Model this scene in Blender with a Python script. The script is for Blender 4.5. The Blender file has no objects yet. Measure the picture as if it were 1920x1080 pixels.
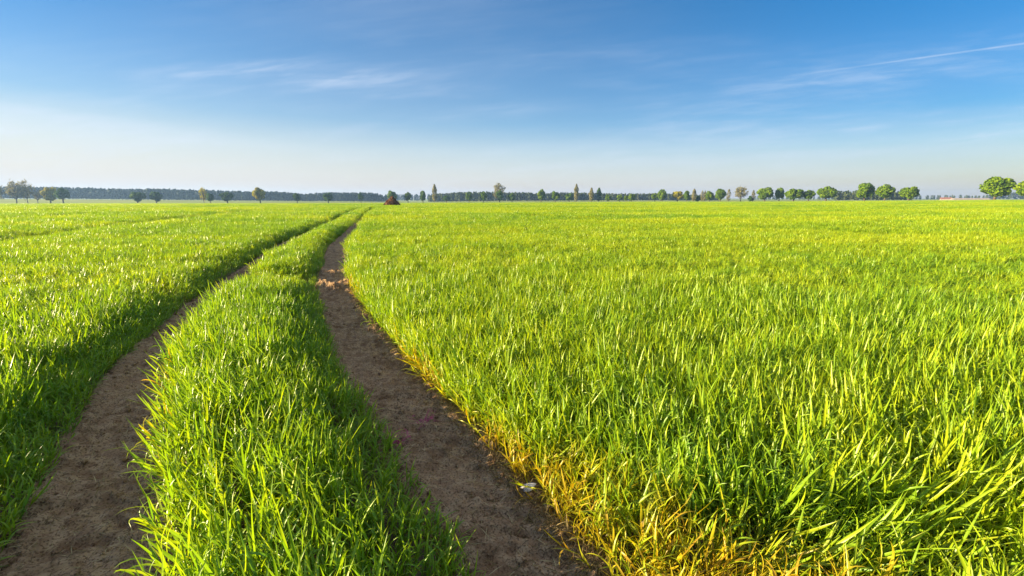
import bpy, math, random
import numpy as np
from mathutils import Vector
PI = math.pi; R = math.radians
random.seed(7); rng = np.random.default_rng(7)
sc = bpy.context.scene; col = sc.collection

# ---------------------------------------------------------------- camera
cam = bpy.data.objects.new('camera', bpy.data.cameras.new('camera')); col.objects.link(cam)
cam.data.sensor_width = 36.0; cam.data.lens = 36.0 * 880 / 1920
cam.data.clip_start = 0.05; cam.data.clip_end = 30000
cam.location = (0, 0, 1.5)
cam.rotation_euler = (R(90) - math.atan(168 / 880), 0, 0)
sc.camera = cam

# ---------------------------------------------------------------- light
SKY_HAZE_R, SKY_HAZE_L, SKY_CLOUD = (3.05, 3.4, 4.7), (3.8, 3.7, 3.62), (3.7, 4.1, 4.8)
SUN_AZ, SUN_EL = R(-95), R(12.5)          # clockwise from +Y
world = bpy.data.worlds.new('World'); sc.world = world; world.use_nodes = True
nt = world.node_tree; nt.nodes.clear()
def N(t, typ, **kw):
    n = t.nodes.new(typ)
    for k, v in kw.items():
        if k.startswith('i_'):
            key = k[2:]; key = int(key) if key.isdigit() else key.replace('_', ' ')
            n.inputs[key].default_value = v
        else: setattr(n, k, v)
    return n
def mth(t, op, a, b=None, c=None, clamp=False):
    n = t.nodes.new('ShaderNodeMath'); n.operation = op; n.use_clamp = clamp
    for i, v in enumerate((a, b, c)):
        if v is None: continue
        if isinstance(v, (int, float)): n.inputs[i].default_value = v
        else: t.links.new(v, n.inputs[i])
    return n.outputs[0]
def mixc(t, fac, a, b, mode='MIX'):
    n = t.nodes.new('ShaderNodeMix'); n.data_type = 'RGBA'; n.blend_type = mode
    for idx, v in ((0, fac), (6, a), (7, b)):
        if isinstance(v, (int, float)): n.inputs[idx].default_value = v
        elif isinstance(v, tuple): n.inputs[idx].default_value = v if len(v) == 4 else (*v, 1)
        else: t.links.new(v, n.inputs[idx])
    return n.outputs[2]
def ramp(t, v, stops):
    n = t.nodes.new('ShaderNodeValToRGB'); t.links.new(v, n.inputs[0])
    e = n.color_ramp.elements
    while len(e) < len(stops): e.new(0.5)
    for el, (p, c) in zip(e, stops):
        el.position = p; el.color = c if isinstance(c, tuple) else (c, c, c, 1)
    return n.outputs[0]
sky = N(nt, 'ShaderNodeTexSky', sky_type='NISHITA', sun_disc=False)
sky.sun_elevation = SUN_EL; sky.sun_rotation = SUN_AZ
sky.air_density = 1.0; sky.dust_density = 0.35; sky.ozone_density = 1.6
hs = N(nt, 'ShaderNodeHueSaturation'); hs.inputs['Saturation'].default_value = 2.5
nt.links.new(mixc(nt, 1.0, sky.outputs[0], (0.83, 0.775, 0.825), 'MULTIPLY'), hs.inputs['Color'])
# thin cirrus: each streak lies at its own bearing and height in the sky (gx = tan bearing, gz = tan height, seen to the north)
tc = N(nt, 'ShaderNodeTexCoord'); sp = N(nt, 'ShaderNodeSeparateXYZ'); nt.links.new(tc.outputs['Generated'], sp.inputs[0])
yy_ = mth(nt, 'MAXIMUM', sp.outputs[1], 0.02)
gx = mth(nt, 'DIVIDE', sp.outputs[0], yy_); gz = mth(nt, 'DIVIDE', sp.outputs[2], yy_)
def streaks(sx, sz, rise, detail, lo, hi, off, dist=0.35):
    cb = N(nt, 'ShaderNodeCombineXYZ'); nt.links.new(mth(nt, 'MULTIPLY', gx, sx), cb.inputs[0])
    nt.links.new(mth(nt, 'MULTIPLY', mth(nt, 'SUBTRACT', gz, mth(nt, 'MULTIPLY', gx, rise)), sz), cb.inputs[1]); cb.inputs[2].default_value = off
    nz = N(nt, 'ShaderNodeTexNoise'); nz.inputs['Scale'].default_value = 1.0; nz.inputs['Detail'].default_value = detail
    nz.inputs['Roughness'].default_value = 0.55; nz.inputs['Distortion'].default_value = dist
    nt.links.new(cb.outputs[0], nz.inputs['Vector'])
    mr = N(nt, 'ShaderNodeMapRange', interpolation_type='SMOOTHSTEP'); mr.inputs[1].default_value = lo; mr.inputs[2].default_value = hi
    nt.links.new(nz.outputs[0], mr.inputs[0]); return mr.outputs[0]
def blob(cx, cz, ax, az, ang):
    """soft elongated patch, 1 in the middle, 0 at its rim"""
    c, s_ = math.cos(R(ang)), math.sin(R(ang)); u = mth(nt, 'SUBTRACT', gx, cx); v = mth(nt, 'SUBTRACT', gz, cz)
    p = mth(nt, 'ADD', mth(nt, 'MULTIPLY', u, c / ax), mth(nt, 'MULTIPLY', v, s_ / ax)); q = mth(nt, 'ADD', mth(nt, 'MULTIPLY', u, -s_ / az), mth(nt, 'MULTIPLY', v, c / az))
    d = mth(nt, 'ADD', mth(nt, 'MULTIPLY', p, p), mth(nt, 'MULTIPLY', q, q))
    return mth(nt, 'POWER', 2.718, mth(nt, 'MULTIPLY', d, -1.4))
fine = streaks(9, 75, 0.10, 6, 0.36, 0.70, 2.2); broad = streaks(2.2, 14, 0.06, 5, 0.35, 0.72, 7.7)
cloud = None
for cx, cz, ax, az, ang, st in [(-.60, .249, .16, .012, 2, .30), (-.34, .233, .11, .011, 6, .36), (-.47, .262, .10, .008, 4, .12), (-.06, .171, .16, .012, 4, .18),
                                (.717, .139, .055, .007, 4, .26), (.90, .153, .07, .006, 7, .24), (-1.04, .136, .07, .006, -4, .22), (-1.0, .080, .08, .004, 0, .2),
                                (.95, .29, .42, .035, 11, .10), (.62, .225, .25, .025, 9, .13), (1.0, .13, .2, .012, 6, .25)]:
    k = mth(nt, 'MULTIPLY', blob(cx, cz, ax * 1.15, az * 1.35, ang), st * 0.75); cloud = k if cloud is None else mth(nt, 'ADD', cloud, k)
cloud = mth(nt, 'MULTIPLY', cloud, mth(nt, 'MULTIPLY_ADD', fine, 0.85, 0.35))
for cx, cz, ax, az, ang, st in [(-.25, .40, .60, .14, 3, .17), (-.15, .25, .45, .07, 5, .10)]:    # wide soft veils
    cloud = mth(nt, 'ADD', cloud, mth(nt, 'MULTIPLY', mth(nt, 'MULTIPLY', blob(cx, cz, ax, az, ang), st), mth(nt, 'MULTIPLY_ADD', fine, 0.22, mth(nt, 'MULTIPLY_ADD', broad, 0.35, 0.6))))
# the low veil on the left with its long sloping upper edge
e1 = mth(nt, 'SUBTRACT', mth(nt, 'MULTIPLY_ADD', mth(nt, 'ADD', gx, 1.03), -0.135, 0.193), gz)
edge1 = mth(nt, 'MULTIPLY', mth(nt, 'MULTIPLY_ADD', e1, 60.0, 0.2, clamp=True), mth(nt, 'POWER', 2.718, mth(nt, 'MULTIPLY', mth(nt, 'MAXIMUM', e1, 0.0), -14.0)))
edge1 = mth(nt, 'MULTIPLY', edge1, mth(nt, 'MULTIPLY_ADD', gx, -1.4, -0.35, clamp=True))
e2 = mth(nt, 'SUBTRACT', mth(nt, 'MULTIPLY_ADD', gx, 0.045, 0.070), gz)
edge2 = mth(nt, 'MULTIPLY', mth(nt, 'MULTIPLY_ADD', e2, 60.0, 0.3, clamp=True), mth(nt, 'MULTIPLY_ADD', gx, 3.0, 0.1, clamp=True))
cloud = mth(nt, 'ADD', cloud, mth(nt, 'MULTIPLY', edge1, mth(nt, 'MULTIPLY_ADD', fine, 0.16, 0.26)))
cloud = mth(nt, 'ADD', cloud, mth(nt, 'MULTIPLY', edge2, 0.16))
lowsky = mth(nt, 'MULTIPLY_ADD', gz, -7.0, 2.3, clamp=True)
cloud = mth(nt, 'ADD', cloud, mth(nt, 'MULTIPLY', mth(nt, 'MULTIPLY', broad, lowsky), mth(nt, 'MULTIPLY_ADD', fine, 0.16, 0.10)))
# a contrail, thin and uneven along its length
ct = mth(nt, 'ABSOLUTE', mth(nt, 'SUBTRACT', mth(nt, 'SUBTRACT', gz, 0.240), mth(nt, 'MULTIPLY', mth(nt, 'SUBTRACT', gx, 0.554), 0.132)))
trail = mth(nt, 'SUBTRACT', 1.0, mth(nt, 'DIVIDE', ct, 0.0027), clamp=True)
trail = mth(nt, 'MULTIPLY', trail, mth(nt, 'MULTIPLY_ADD', gx, 3.2, -1.7, clamp=True))
cloud = mth(nt, 'ADD', cloud, mth(nt, 'MULTIPLY', trail, mth(nt, 'MULTIPLY_ADD', fine, 0.12, 0.22)), clamp=True)
cloud = mth(nt, 'MULTIPLY', cloud, mth(nt, 'MULTIPLY_ADD', sp.outputs[1], 8.0, -0.3, clamp=True))
# morning haze high in the air, thickening towards the horizon and towards the sun
low = mth(nt, 'POWER', 2.718, mth(nt, 'MULTIPLY', mth(nt, 'POWER', mth(nt, 'MAXIMUM', sp.outputs[2], 0.0), 1.6), -15.0))
sunw = mth(nt, 'MULTIPLY_ADD', sp.outputs[0], -0.36, 0.74)
veil = mth(nt, 'MULTIPLY', low, sunw, clamp=True)
hz = mixc(nt, mth(nt, 'MULTIPLY_ADD', sp.outputs[0], -0.7, 0.4, clamp=True), SKY_HAZE_R, SKY_HAZE_L)
away = mth(nt, 'MULTIPLY', mth(nt, 'MULTIPLY', sp.outputs[0], 1.5, clamp=True), mth(nt, 'POWER', low, 0.45))   # the side turned from the sun is deeper
skyc = mixc(nt, veil, mixc(nt, away, hs.outputs[0], mixc(nt, 1.0, hs.outputs[0], (0.58, 0.66, 0.76), 'MULTIPLY')), hz)
skyc = mixc(nt, cloud, skyc, SKY_CLOUD)
# added whiter, brighter sky overhead, out of view, to lift the shadow fill
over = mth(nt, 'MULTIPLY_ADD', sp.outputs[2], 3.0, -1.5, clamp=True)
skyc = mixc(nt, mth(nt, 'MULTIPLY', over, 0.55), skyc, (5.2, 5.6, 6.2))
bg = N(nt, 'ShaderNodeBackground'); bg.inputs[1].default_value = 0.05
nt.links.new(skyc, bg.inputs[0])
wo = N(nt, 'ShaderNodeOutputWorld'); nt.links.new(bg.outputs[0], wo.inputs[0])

sun = bpy.data.objects.new('sun', bpy.data.lights.new('sun', 'SUN')); col.objects.link(sun)
sun.data.energy = 5.0; sun.data.angle = R(0.5); sun.data.color = (1.0, 0.80, 0.47)
sd = Vector((math.sin(SUN_AZ) * math.cos(SUN_EL), math.cos(SUN_AZ) * math.cos(SUN_EL), math.sin(SUN_EL)))
sun.rotation_euler = sd.to_track_quat('Z', 'Y').to_euler()
sun.location = (-60, 0, 40)

sc.view_settings.view_transform = 'Standard'; sc.view_settings.look = 'None'
sc.view_settings.exposure = 2.12; sc.view_settings.gamma = 1.0
sc.cycles.use_denoising = True
sc.cycles.max_bounces = 8; sc.cycles.diffuse_bounces = 4; sc.cycles.transmission_bounces = 6; sc.cycles.volume_bounces = 0
sc.render.filter_size = 1.2

# ---------------------------------------------------------------- helpers
def tag(o, label=None, cat=None, group=None, kind=None):
    if label: o['label'] = label
    if cat: o['category'] = cat
    if group: o['group'] = group
    if kind: o['kind'] = kind
    return o
def link(name, mesh, parent=None):
    o = bpy.data.objects.new(name, mesh); col.objects.link(o)
    if parent: o.parent = parent
    return o
def mesh_np(name, v, polys, mats, smooth=True, attrs=None, midx=None):
    """v: (n,3) array; polys: list of (k,m) int arrays, all faces of one array have m corners."""
    me = bpy.data.meshes.new(name)
    v = np.asarray(v, np.float32)
    polys = [np.asarray(p, np.int32) for p in polys if len(p)]
    loops = np.concatenate([p.ravel() for p in polys])
    tot = np.concatenate([np.full(len(p), p.shape[1], np.int32) for p in polys])
    start = np.concatenate([[0], np.cumsum(tot)[:-1]]).astype(np.int32)
    me.vertices.add(len(v)); me.vertices.foreach_set('co', v.ravel())
    me.loops.add(len(loops)); me.loops.foreach_set('vertex_index', loops)
    me.polygons.add(len(tot)); me.polygons.foreach_set('loop_start', start); me.polygons.foreach_set('loop_total', tot)
    me.polygons.foreach_set('use_smooth', np.full(len(tot), smooth))
    if midx is not None: me.polygons.foreach_set('material_index', np.asarray(midx, np.int32))
    for m in mats: me.materials.append(m)
    for k, a in (attrs or {}).items():
        at = me.attributes.new(k, 'FLOAT', 'POINT'); at.data.foreach_set('value', np.asarray(a, np.float32))
    me.update(calc_edges=True); me.validate()
    return me
def _hash(ix, iy, seed):
    h = (ix.astype(np.int64) * 374761393 + iy.astype(np.int64) * 668265263 + seed * 974711) & 0xFFFFFFFF
    h = ((h ^ (h >> 13)) * 1274126177) & 0xFFFFFFFF
    return ((h ^ (h >> 16)) & 0xFFFF) / 65535.0
def vnoise(x, y, seed=0):
    x = np.asarray(x, float); y = np.asarray(y, float)
    ix = np.floor(x); iy = np.floor(y); fx = x - ix; fy = y - iy
    fx = fx * fx * (3 - 2 * fx); fy = fy * fy * (3 - 2 * fy)
    ix = ix.astype(np.int64); iy = iy.astype(np.int64)
    a = _hash(ix, iy, seed); b = _hash(ix + 1, iy, seed); c = _hash(ix, iy + 1, seed); d = _hash(ix + 1, iy + 1, seed)
    return (a * (1 - fx) + b * fx) * (1 - fy) + (c * (1 - fx) + d * fx) * fy
def fbm(x, y, seed=0, oct=4):                 # about -1 .. 1
    s = 0; a = 1; t = 0
    for k in range(oct):
        s = s + a * (vnoise(x * 2 ** k + 17.3 * k, y * 2 ** k - 9.1 * k, seed + k) * 2 - 1); t += a; a *= 0.5
    return s / t
def smooth(a, b, x):
    t = np.clip((x - a) / (b - a), 0, 1); return t * t * (3 - 2 * t)

# ---------------------------------------------------------------- lie of the land
AZ_T = np.radians([-180, -70, -47, -38, -30, -18, -8, 0, 8, 16, 24, 30, 36, 40, 45, 70, 180])
Z_T = np.array([-1.5, -2.6, -2.9, -2.85, -2.95, -2.93, -2.6, -2.35, -2.1, -1.62, -1.38, -0.9, -0.3, -0.02, 0.5, 0.4, -1.5])
D_T = np.array([500, 600, 610, 550, 510, 470, 452, 450, 455, 460, 440, 410, 400, 390, 335, 330, 500.])
AZ_F = np.radians([-180, -60, -46, -30, -17, -12, 0, 12, 30, 45, 70, 180])
Z_F = np.array([-3, 1.0, 0.4, -3.0, -4.6, -5.5, -3.2, -2.4, -2.2, -1.2, -1, -3.])
def terrain(x, y):
    x = np.asarray(x, float); y = np.asarray(y, float)
    r = np.hypot(x, y); az = np.arctan2(x, y)
    zt = np.interp(az, AZ_T, Z_T); d = np.interp(az, AZ_T, D_T); zf = np.interp(az, AZ_F, Z_F)
    z = zt * smooth(40, 1, 40 + (d - 40)) if False else zt * smooth(45, 1.0 * d, r)
    z = z + (zf - zt) * smooth(1.05 * d, 900, r)
    z = z + 0.05 * fbm(x / 11.0, y / 11.0, 3, 3) * smooth(6, 20, r)
    return z
# wheel tracks: y, then the x of left edge / right edge of each track
YT = np.array([-6, -4, -2, 0, 1.3, 2, 2.6, 3.0, 3.9, 5.5, 7.5, 10.5, 15, 22, 36, 62, 75])
LL = np.array([2.35, 1.3, .2, -1.02, -1.86, -2.32, -2.74, -3.02, -3.54, -4.27, -5.0, -6.02, -7.55, -9.45, -13.3, -20.4, -24.1])
LR = np.array([2.95, 1.9, .8, -.26, -1.05, -1.57, -2.02, -2.33, -2.93, -3.74, -4.54, -5.55, -6.95, -8.90, -12.75, -19.8, -23.5])
RL = np.array([3.95, 2.95, 1.9, .78, .03, -.38, -.74, -1.00, -1.52, -2.33, -3.19, -4.28, -5.85, -7.75, -11.55, -18.6, -22.3])
RR = np.array([4.6, 3.6, 2.55, 1.36, .53, .18, -.10, -.30, -.78, -1.66, -2.60, -3.70, -5.28, -7.2, -11.0, -18.0, -21.7])
def edge(tab, y):
    yy = np.linspace(-6, 75, 400); t = np.interp(yy, YT, tab)
    k = np.ones(9) / 9; t2 = np.convolve(np.pad(t, 4, mode='reflect', reflect_type='odd'), k, 'valid')
    return np.interp(y, yy, t2)
def edges(y): return edge(LL, y), edge(LR, y), edge(RL, y), edge(RR, y)
T_END = 66.0

# ---------------------------------------------------------------- materials
def material(name):
    m = bpy.data.materials.new(name); m.use_nodes = True; t = m.node_tree; t.nodes.clear()
    return m, t, N(t, 'ShaderNodeOutputMaterial')
def attr(t, name, typ='GEOMETRY'):
    return N(t, 'ShaderNodeAttribute', attribute_type=typ, attribute_name=name).outputs['Fac']
def leaf_shader(t, out, colour, trans=0.45, rough=0.38, spec=0.5, tboost=(1.25, 1.1, 0.5)):
    p = N(t, 'ShaderNodeBsdfPrincipled'); p.inputs['Roughness'].default_value = rough
    p.inputs['Specular IOR Level'].default_value = spec; t.links.new(colour, p.inputs['Base Color'])
    tr = N(t, 'ShaderNodeBsdfTranslucent'); t.links.new(mixc(t, 1.0, colour, tboost, 'MULTIPLY'), tr.inputs[0])
    mx = N(t, 'ShaderNodeMixShader'); mx.inputs[0].default_value = trans
    t.links.new(p.outputs[0], mx.inputs[1]); t.links.new(tr.outputs[0], mx.inputs[2]); t.links.new(mx.outputs[0], out.inputs[0])
def wheat_material():
    m, t, out = material('wheat_leaf')
    al = attr(t, 'along'); dry = attr(t, 'dry'); lv = attr(t, 'leafvar')
    tint = attr(t, 'tint', 'INSTANCER'); rnd = attr(t, 'rnd', 'INSTANCER')
    v = mth(t, 'ADD', mth(t, 'MULTIPLY', lv, 0.45), mth(t, 'MULTIPLY', rnd, 0.55))
    c = ramp(t, v, [(0.0, (0.065, 0.195, 0.020, 1)), (0.5, (0.225, 0.36, 0.014, 1)), (1.0, (0.45, 0.49, 0.016, 1))])
    c = mixc(t, ramp(t, al, [(0.0, 0.55), (0.28, 0.0)]), c, (0.22, 0.27, 0.04))
    yel = ramp(t, lv, [(0.0, (0.50, 0.40, 0.014, 1)), (0.28, (0.44, 0.26, 0.016, 1)), (0.5, (0.50, 0.39, 0.014, 1)), (1.0, (0.36, 0.39, 0.014, 1))])
    f = mth(t, 'ADD', dry, mth(t, 'SUBTRACT', mth(t, 'MULTIPLY', tint, 1.7), lv), clamp=True)
    f = mth(t, 'MULTIPLY', f, 0.92)
    c = mixc(t, f, c, yel)
    leaf_shader(t, out, c, 0.44, 0.38, 0.42, (1.25, 1.2, 0.45))
    return m
M_WHEAT = wheat_material()
def soil_material():
    m, t, out = material('track_soil')
    tcn = N(t, 'ShaderNodeTexCoord'); o = tcn.outputs['Object']
    def noi(s, d): 
        n = N(t, 'ShaderNodeTexNoise'); n.inputs['Scale'].default_value = s; n.inputs['Detail'].default_value = d
        t.links.new(o, n.inputs['Vector']); return n.outputs[0]
    a, b, c_ = noi(1.7, 5), noi(14, 6), noi(90, 4)
    c = ramp(t, a, [(0.3, (0.150, 0.084, 0.042, 1)), (0.7, (0.34, 0.210, 0.115, 1))])
    c = mixc(t, ramp(t, b, [(0.40, 0.0), (0.62, 0.85)]), c, (0.40, 0.27, 0.15))
    c = mixc(t, ramp(t, c_, [(0.52, 0.0), (0.62, 0.75)]), c, (0.085, 0.045, 0.022))
    p = N(t, 'ShaderNodeBsdfPrincipled'); p.inputs['Roughness'].default_value = 0.95; p.inputs['Specular IOR Level'].default_value = 0.15
    t.links.new(c, p.inputs['Base Color'])
    bm = N(t, 'ShaderNodeBump'); bm.inputs['Strength'].default_value = 1.0; bm.inputs['Distance'].default_value = 0.02
    t.links.new(mth(t, 'ADD', noi(38, 6), mth(t, 'MULTIPLY', c_, 0.5)), bm.inputs['Height']); t.links.new(bm.outputs[0], p.inputs['Normal'])
    t.links.new(p.outputs[0], out.inputs[0]); return m
M_SOIL = soil_material()
def ground_material():
    m, t, out = material('field_ground')
    tcn = N(t, 'ShaderNodeTexCoord'); o = tcn.outputs['Object']
    n1 = N(t, 'ShaderNodeTexNoise'); n1.inputs['Scale'].default_value = 0.02; n1.inputs['Detail'].default_value = 6; t.links.new(o, n1.inputs['Vector'])
    n2 = N(t, 'ShaderNodeTexNoise'); n2.inputs['Scale'].default_value = 3.0; n2.inputs['Detail'].default_value = 8; t.links.new(o, n2.inputs['Vector'])
    grass = ramp(t, n1.outputs[0], [(0.35, (0.15, 0.20, 0.03, 1)), (0.65, (0.24, 0.27, 0.05, 1))])
    soil = ramp(t, n2.outputs[0], [(0.3, (0.07, 0.05, 0.03, 1)), (0.7, (0.15, 0.105, 0.07, 1))])
    c = mixc(t, attr(t, 'sown'), grass, soil)
    p = N(t, 'ShaderNodeBsdfPrincipled'); p.inputs['Roughness'].default_value = 0.95; p.inputs['Specular IOR Level'].default_value = 0.1
    t.links.new(c, p.inputs['Base Color']); t.links.new(p.outputs[0], out.inputs[0]); return m
def plain(name, c0, c1, scale, rough=0.9, bump=0.0):
    m, t, out = material(name)
    tcn = N(t, 'ShaderNodeTexCoord')
    n1 = N(t, 'ShaderNodeTexNoise'); n1.inputs['Scale'].default_value = scale; n1.inputs['Detail'].default_value = 6; t.links.new(tcn.outputs['Object'], n1.inputs['Vector'])
    c = ramp(t, n1.outputs[0], [(0.32, (*c0, 1)), (0.68, (*c1, 1))])
    p = N(t, 'ShaderNodeBsdfPrincipled'); p.inputs['Roughness'].default_value = rough; p.inputs['Specular IOR Level'].default_value = 0.2
    t.links.new(c, p.inputs['Base Color'])
    if bump:
        b = N(t, 'ShaderNodeBump'); b.inputs['Strength'].default_value = 0.6; b.inputs['Distance'].default_value = bump
        t.links.new(n1.outputs[0], b.inputs['Height']); t.links.new(b.outputs[0], p.inputs['Normal'])
    t.links.new(p.outputs[0], out.inputs[0]); return m
def foliage(name, c0, c1, c2, trans=0.3):
    m, t, out = material(name)
    c = ramp(t, attr(t, 'leafvar'), [(0.0, (*c0, 1)), (0.5, (*c1, 1)), (1.0, (*c2, 1))])
    leaf_shader(t, out, c, trans, 0.6, 0.12, (1.2, 1.1, 0.6)); return m

# ---------------------------------------------------------------- ground
def build_ground():
    rr = np.concatenate([[0.0], np.geomspace(0.4, 12000, 170)]); aa = np.linspace(-PI, PI, 361)[:-1]
    n = len(aa)
    rg, ag = np.meshgrid(rr[1:], aa, indexing='ij')
    x = np.concatenate([[0], (rg * np.sin(ag)).ravel()]); y = np.concatenate([[0], (rg * np.cos(ag)).ravel()])
    z = terrain(x, y) - 0.06
    i = np.arange(len(rr) - 2)[:, None] * n + 1; j = np.arange(n)[None, :]; j2 = (j + 1) % n
    q = np.stack([i + j, i + n + j, i + n + j2, i + j2], -1).reshape(-1, 4)[:, ::-1]
    tri = np.stack([np.zeros(n, int), 1 + np.arange(n), 1 + (np.arange(n) + 1) % n], -1)
    r = np.hypot(x, y); az = np.arctan2(x, y)
    sown = 1 - smooth(0.9, 1.0, r / np.interp(az, AZ_T, D_T))
    me = mesh_np('ground', np.stack([x, y, z], 1), [q, tri], [ground_material()], attrs={'sown': sown})
    tag(link('ground', me), 'flat farmland under the crops reaching to the horizon', 'ground', kind='structure')
build_ground()

def build_track(L, Rt, seed, label, ridges):
    ys = [-3.0]
    while ys[-1] < T_END: ys.append(ys[-1] + max(0.009, 0.005 * abs(ys[-1]) * (1 if ys[-1] > 0 else 2)))
    ys = np.array(ys); m = 97
    l = edge(L, ys); r = edge(Rt, ys); cx = (l + r) / 2; hw = (r - l) / 2 + 0.16
    s = np.linspace(-1, 1, m)
    X = cx[:, None] + hw[:, None] * s; Y = np.repeat(ys[:, None], m, 1)
    soil = (hw - 0.16)[:, None]; d = np.abs(s) * hw[:, None] / soil          # 1 at the soil edge
    prof = -0.025 * (1 - smooth(0.35, 0.85, d)) + 0.012 * np.exp(-((d - 0.9) / 0.18) ** 2) - 0.10 * smooth(1.05, 1.42, d)
    arc = np.concatenate([[0], np.cumsum(np.hypot(np.diff(cx), np.diff(ys)))])[:, None]
    lug = np.abs(((arc + 0.35 * np.abs(s) * hw[:, None]) / 0.16) % 1 - 0.5) * 2
    rough = fbm(X / 0.5, Y / 0.5, seed + 9, 3)
    Z = terrain(X, Y) + prof + 0.034 * (smooth(0.25, 0.6, lug) - 0.5) * np.clip(0.55 + 1.5 * rough, 0, 1) * (d < 0.85)
    Z += 0.030 * fbm(X / 0.34, Y / 0.20, seed, 6) - 0.016 * (1 - np.abs(fbm(X / 0.16, Y / 0.12, seed + 40, 4))) ** 6 * (np.abs(Y) < 12) + (0.016 * (vnoise(X / 0.045, Y / 0.04, seed + 4) - 0.5) + 0.010 * (vnoise(X / 0.022, Y / 0.02, seed + 5) - 0.5)) * (np.abs(Y) < 9) * (0.35 + 1.1 * smooth(.3, .7, vnoise(X / 0.3, Y / 0.3, seed + 6)))
    for yc, h, w in ridges:
        Z += h * np.exp(-(((Y - yc - 0.5 * (np.abs(s)) * 0.5) / w) ** 2)) * (1 - smooth(0.8, 1.1, d))
    nr = len(ys); i = np.arange(nr - 1)[:, None] * m; j = np.arange(m - 1)[None]
    q = np.stack([i + j, i + j + 1, i + m + j + 1, i + m + j], -1).reshape(-1, 4)
    me = mesh_np('wheel_track', np.stack([X, Y, Z], -1).reshape(-1, 3), [q], [M_SOIL])
    tag(link('wheel_track', me), label, 'wheel track', kind='structure')
    return ys, hw / (hw - 0.16), Z
SURF_R = build_track(RL, RR, 11, 'bare brown wheel track curving along the yellowed edge of the right-hand crop', [(7.75, 0.15, 0.14), (9.2, 0.14, 0.16), (11.2, 0.05, 0.2)])
SURF_L = build_track(LL, LR, 23, 'shaded brown wheel track running along the left side of the narrow crop strip', [])

# ---------------------------------------------------------------- wheat plants
class Blades:
    def __init__(s): s.v = []; s.q = []; s.t = []; s.al = []; s.dry = []; s.lv = []; s.n = 0
    def add(s, V, al, quads, tris, dry, lv):
        s.v.append(V); s.al.append(al); s.dry.append(np.full(len(V), dry)); s.lv.append(np.full(len(V), lv))
        if len(quads): s.q.append(np.asarray(quads) + s.n)
        if len(tris): s.t.append(np.asarray(tris) + s.n)
        s.n += len(V)
    def blade(s, p, az, e0, e1, L, w, n=6, fold=True, dry=0.0, lv=0.5, twist=0.0, al0=0.25):
        t = np.linspace(0, 1, n + 1); e = e0 + (e1 - e0) * t ** 1.6
        em = (e[1:] + e[:-1]) / 2; az_t = az + 0.35 * twist * t[1:]
        step = L / n * np.stack([np.cos(em) * np.cos(az_t), np.cos(em) * np.sin(az_t), np.sin(em)], 1)
        c = np.concatenate([[p], p + np.cumsum(step, 0)])
        side0 = np.array([-math.sin(az), math.cos(az), 0.0])
        nor = np.stack([-np.sin(e) * math.cos(az), -np.sin(e) * math.sin(az), np.cos(e)], 1)
        tw = (twist * t)[:, None]
        side = side0 * np.cos(tw) + nor * np.sin(tw); nr = nor * np.cos(tw) - side0 * np.sin(tw)
        wd = (w / 2 * np.clip(1.0 - t ** 2.2, 0, 1) * np.minimum(1, 0.55 + 2.0 * t))[:-1, None]
        a = c[:-1] + side[:-1] * wd; b = c[:-1] - side[:-1] * wd
        if fold:
            mid = c[:-1] - nr[:-1] * wd * 0.35
            V = np.concatenate([np.stack([a, mid, b], 1).reshape(-1, 3), c[-1:]]); k = 3
        else:
            V = np.concatenate([np.stack([a, b], 1).reshape(-1, 3), c[-1:]]); k = 2
        Q = [[i * k + j, i * k + j + 1, (i + 1) * k + j + 1, (i + 1) * k + j] for i in range(n - 1) for j in range(k - 1)]
        T = [[(n - 1) * k + j, (n - 1) * k + j + 1, n * k] for j in range(k - 1)]
        al = np.concatenate([np.repeat(al0 + (1 - al0) * t[:-1], k), [1.0]])
        s.add(V, al, Q, T, dry, lv)
    def stem(s, p, top, r, lv, dry=0.0):
        ang = np.array([0, 2.1, 4.2]); o = np.stack([np.cos(ang), np.sin(ang), 0 * ang], 1) * r
        V = np.concatenate([p + o, top + o * 0.7]); s.add(V, np.array([0, 0, 0, .3, .3, .3]), [[0, 1, 4, 3], [1, 2, 5, 4], [2, 0, 3, 5]], [], dry, lv)
    def mesh(s, name, mat):
        polys = [np.concatenate(x) for x in (s.q, s.t) if x]
        return mesh_np(name, np.concatenate(s.v), polys, [mat], attrs={'along': np.concatenate(s.al), 'dry': np.concatenate(s.dry), 'leafvar': np.concatenate(s.lv)})
U = random.uniform
def shoot(B, x, y, n, fold, wk, leaves=4, hk=1.0, stem=True):
    lean = U(0, 0.16); la = U(0, 2 * PI); h = U(0.17, 0.25) * hk
    p = np.array([x, y, -0.06]); top = p + np.array([math.cos(la) * lean * h, math.sin(la) * lean * h, h + 0.06])
    lv0 = U(0, 1)
    if stem: B.stem(p, top, 0.0026 * wk, lv0)
    a = U(0, 2 * PI)
    for k in range(leaves):
        f = (k + 0.6) / leaves
        q = p + (top - p) * (0.35 + 0.65 * f); a += PI + U(-0.7, 0.7)
        droop = random.random()
        e1 = R(U(25, 75)) if droop < 0.5 else R(U(-55, 20))
        B.blade(q, a, R(U(62, 86)), e1, U(0.085, 0.175) * hk * (0.85 + 0.25 * f), U(0.0074, 0.0128) * wk, n, fold,
                0.0 if random.random() > 0.03 or k else 0.8, min(1, max(0, lv0 * 0.5 + U(0, 0.5))), U(-1.3, 1.3))
    if stem and random.random() < 0.5:                      # a withered leaf at the foot
        B.blade(p + np.array([0, 0, 0.07]), U(0, 6.28), R(U(20, 60)), R(U(-50, 0)), U(0.07, 0.14), 0.006 * wk, max(2, n - 2), False, 0.9, U(0, 0.6), U(-1, 1), 0.3)
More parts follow.
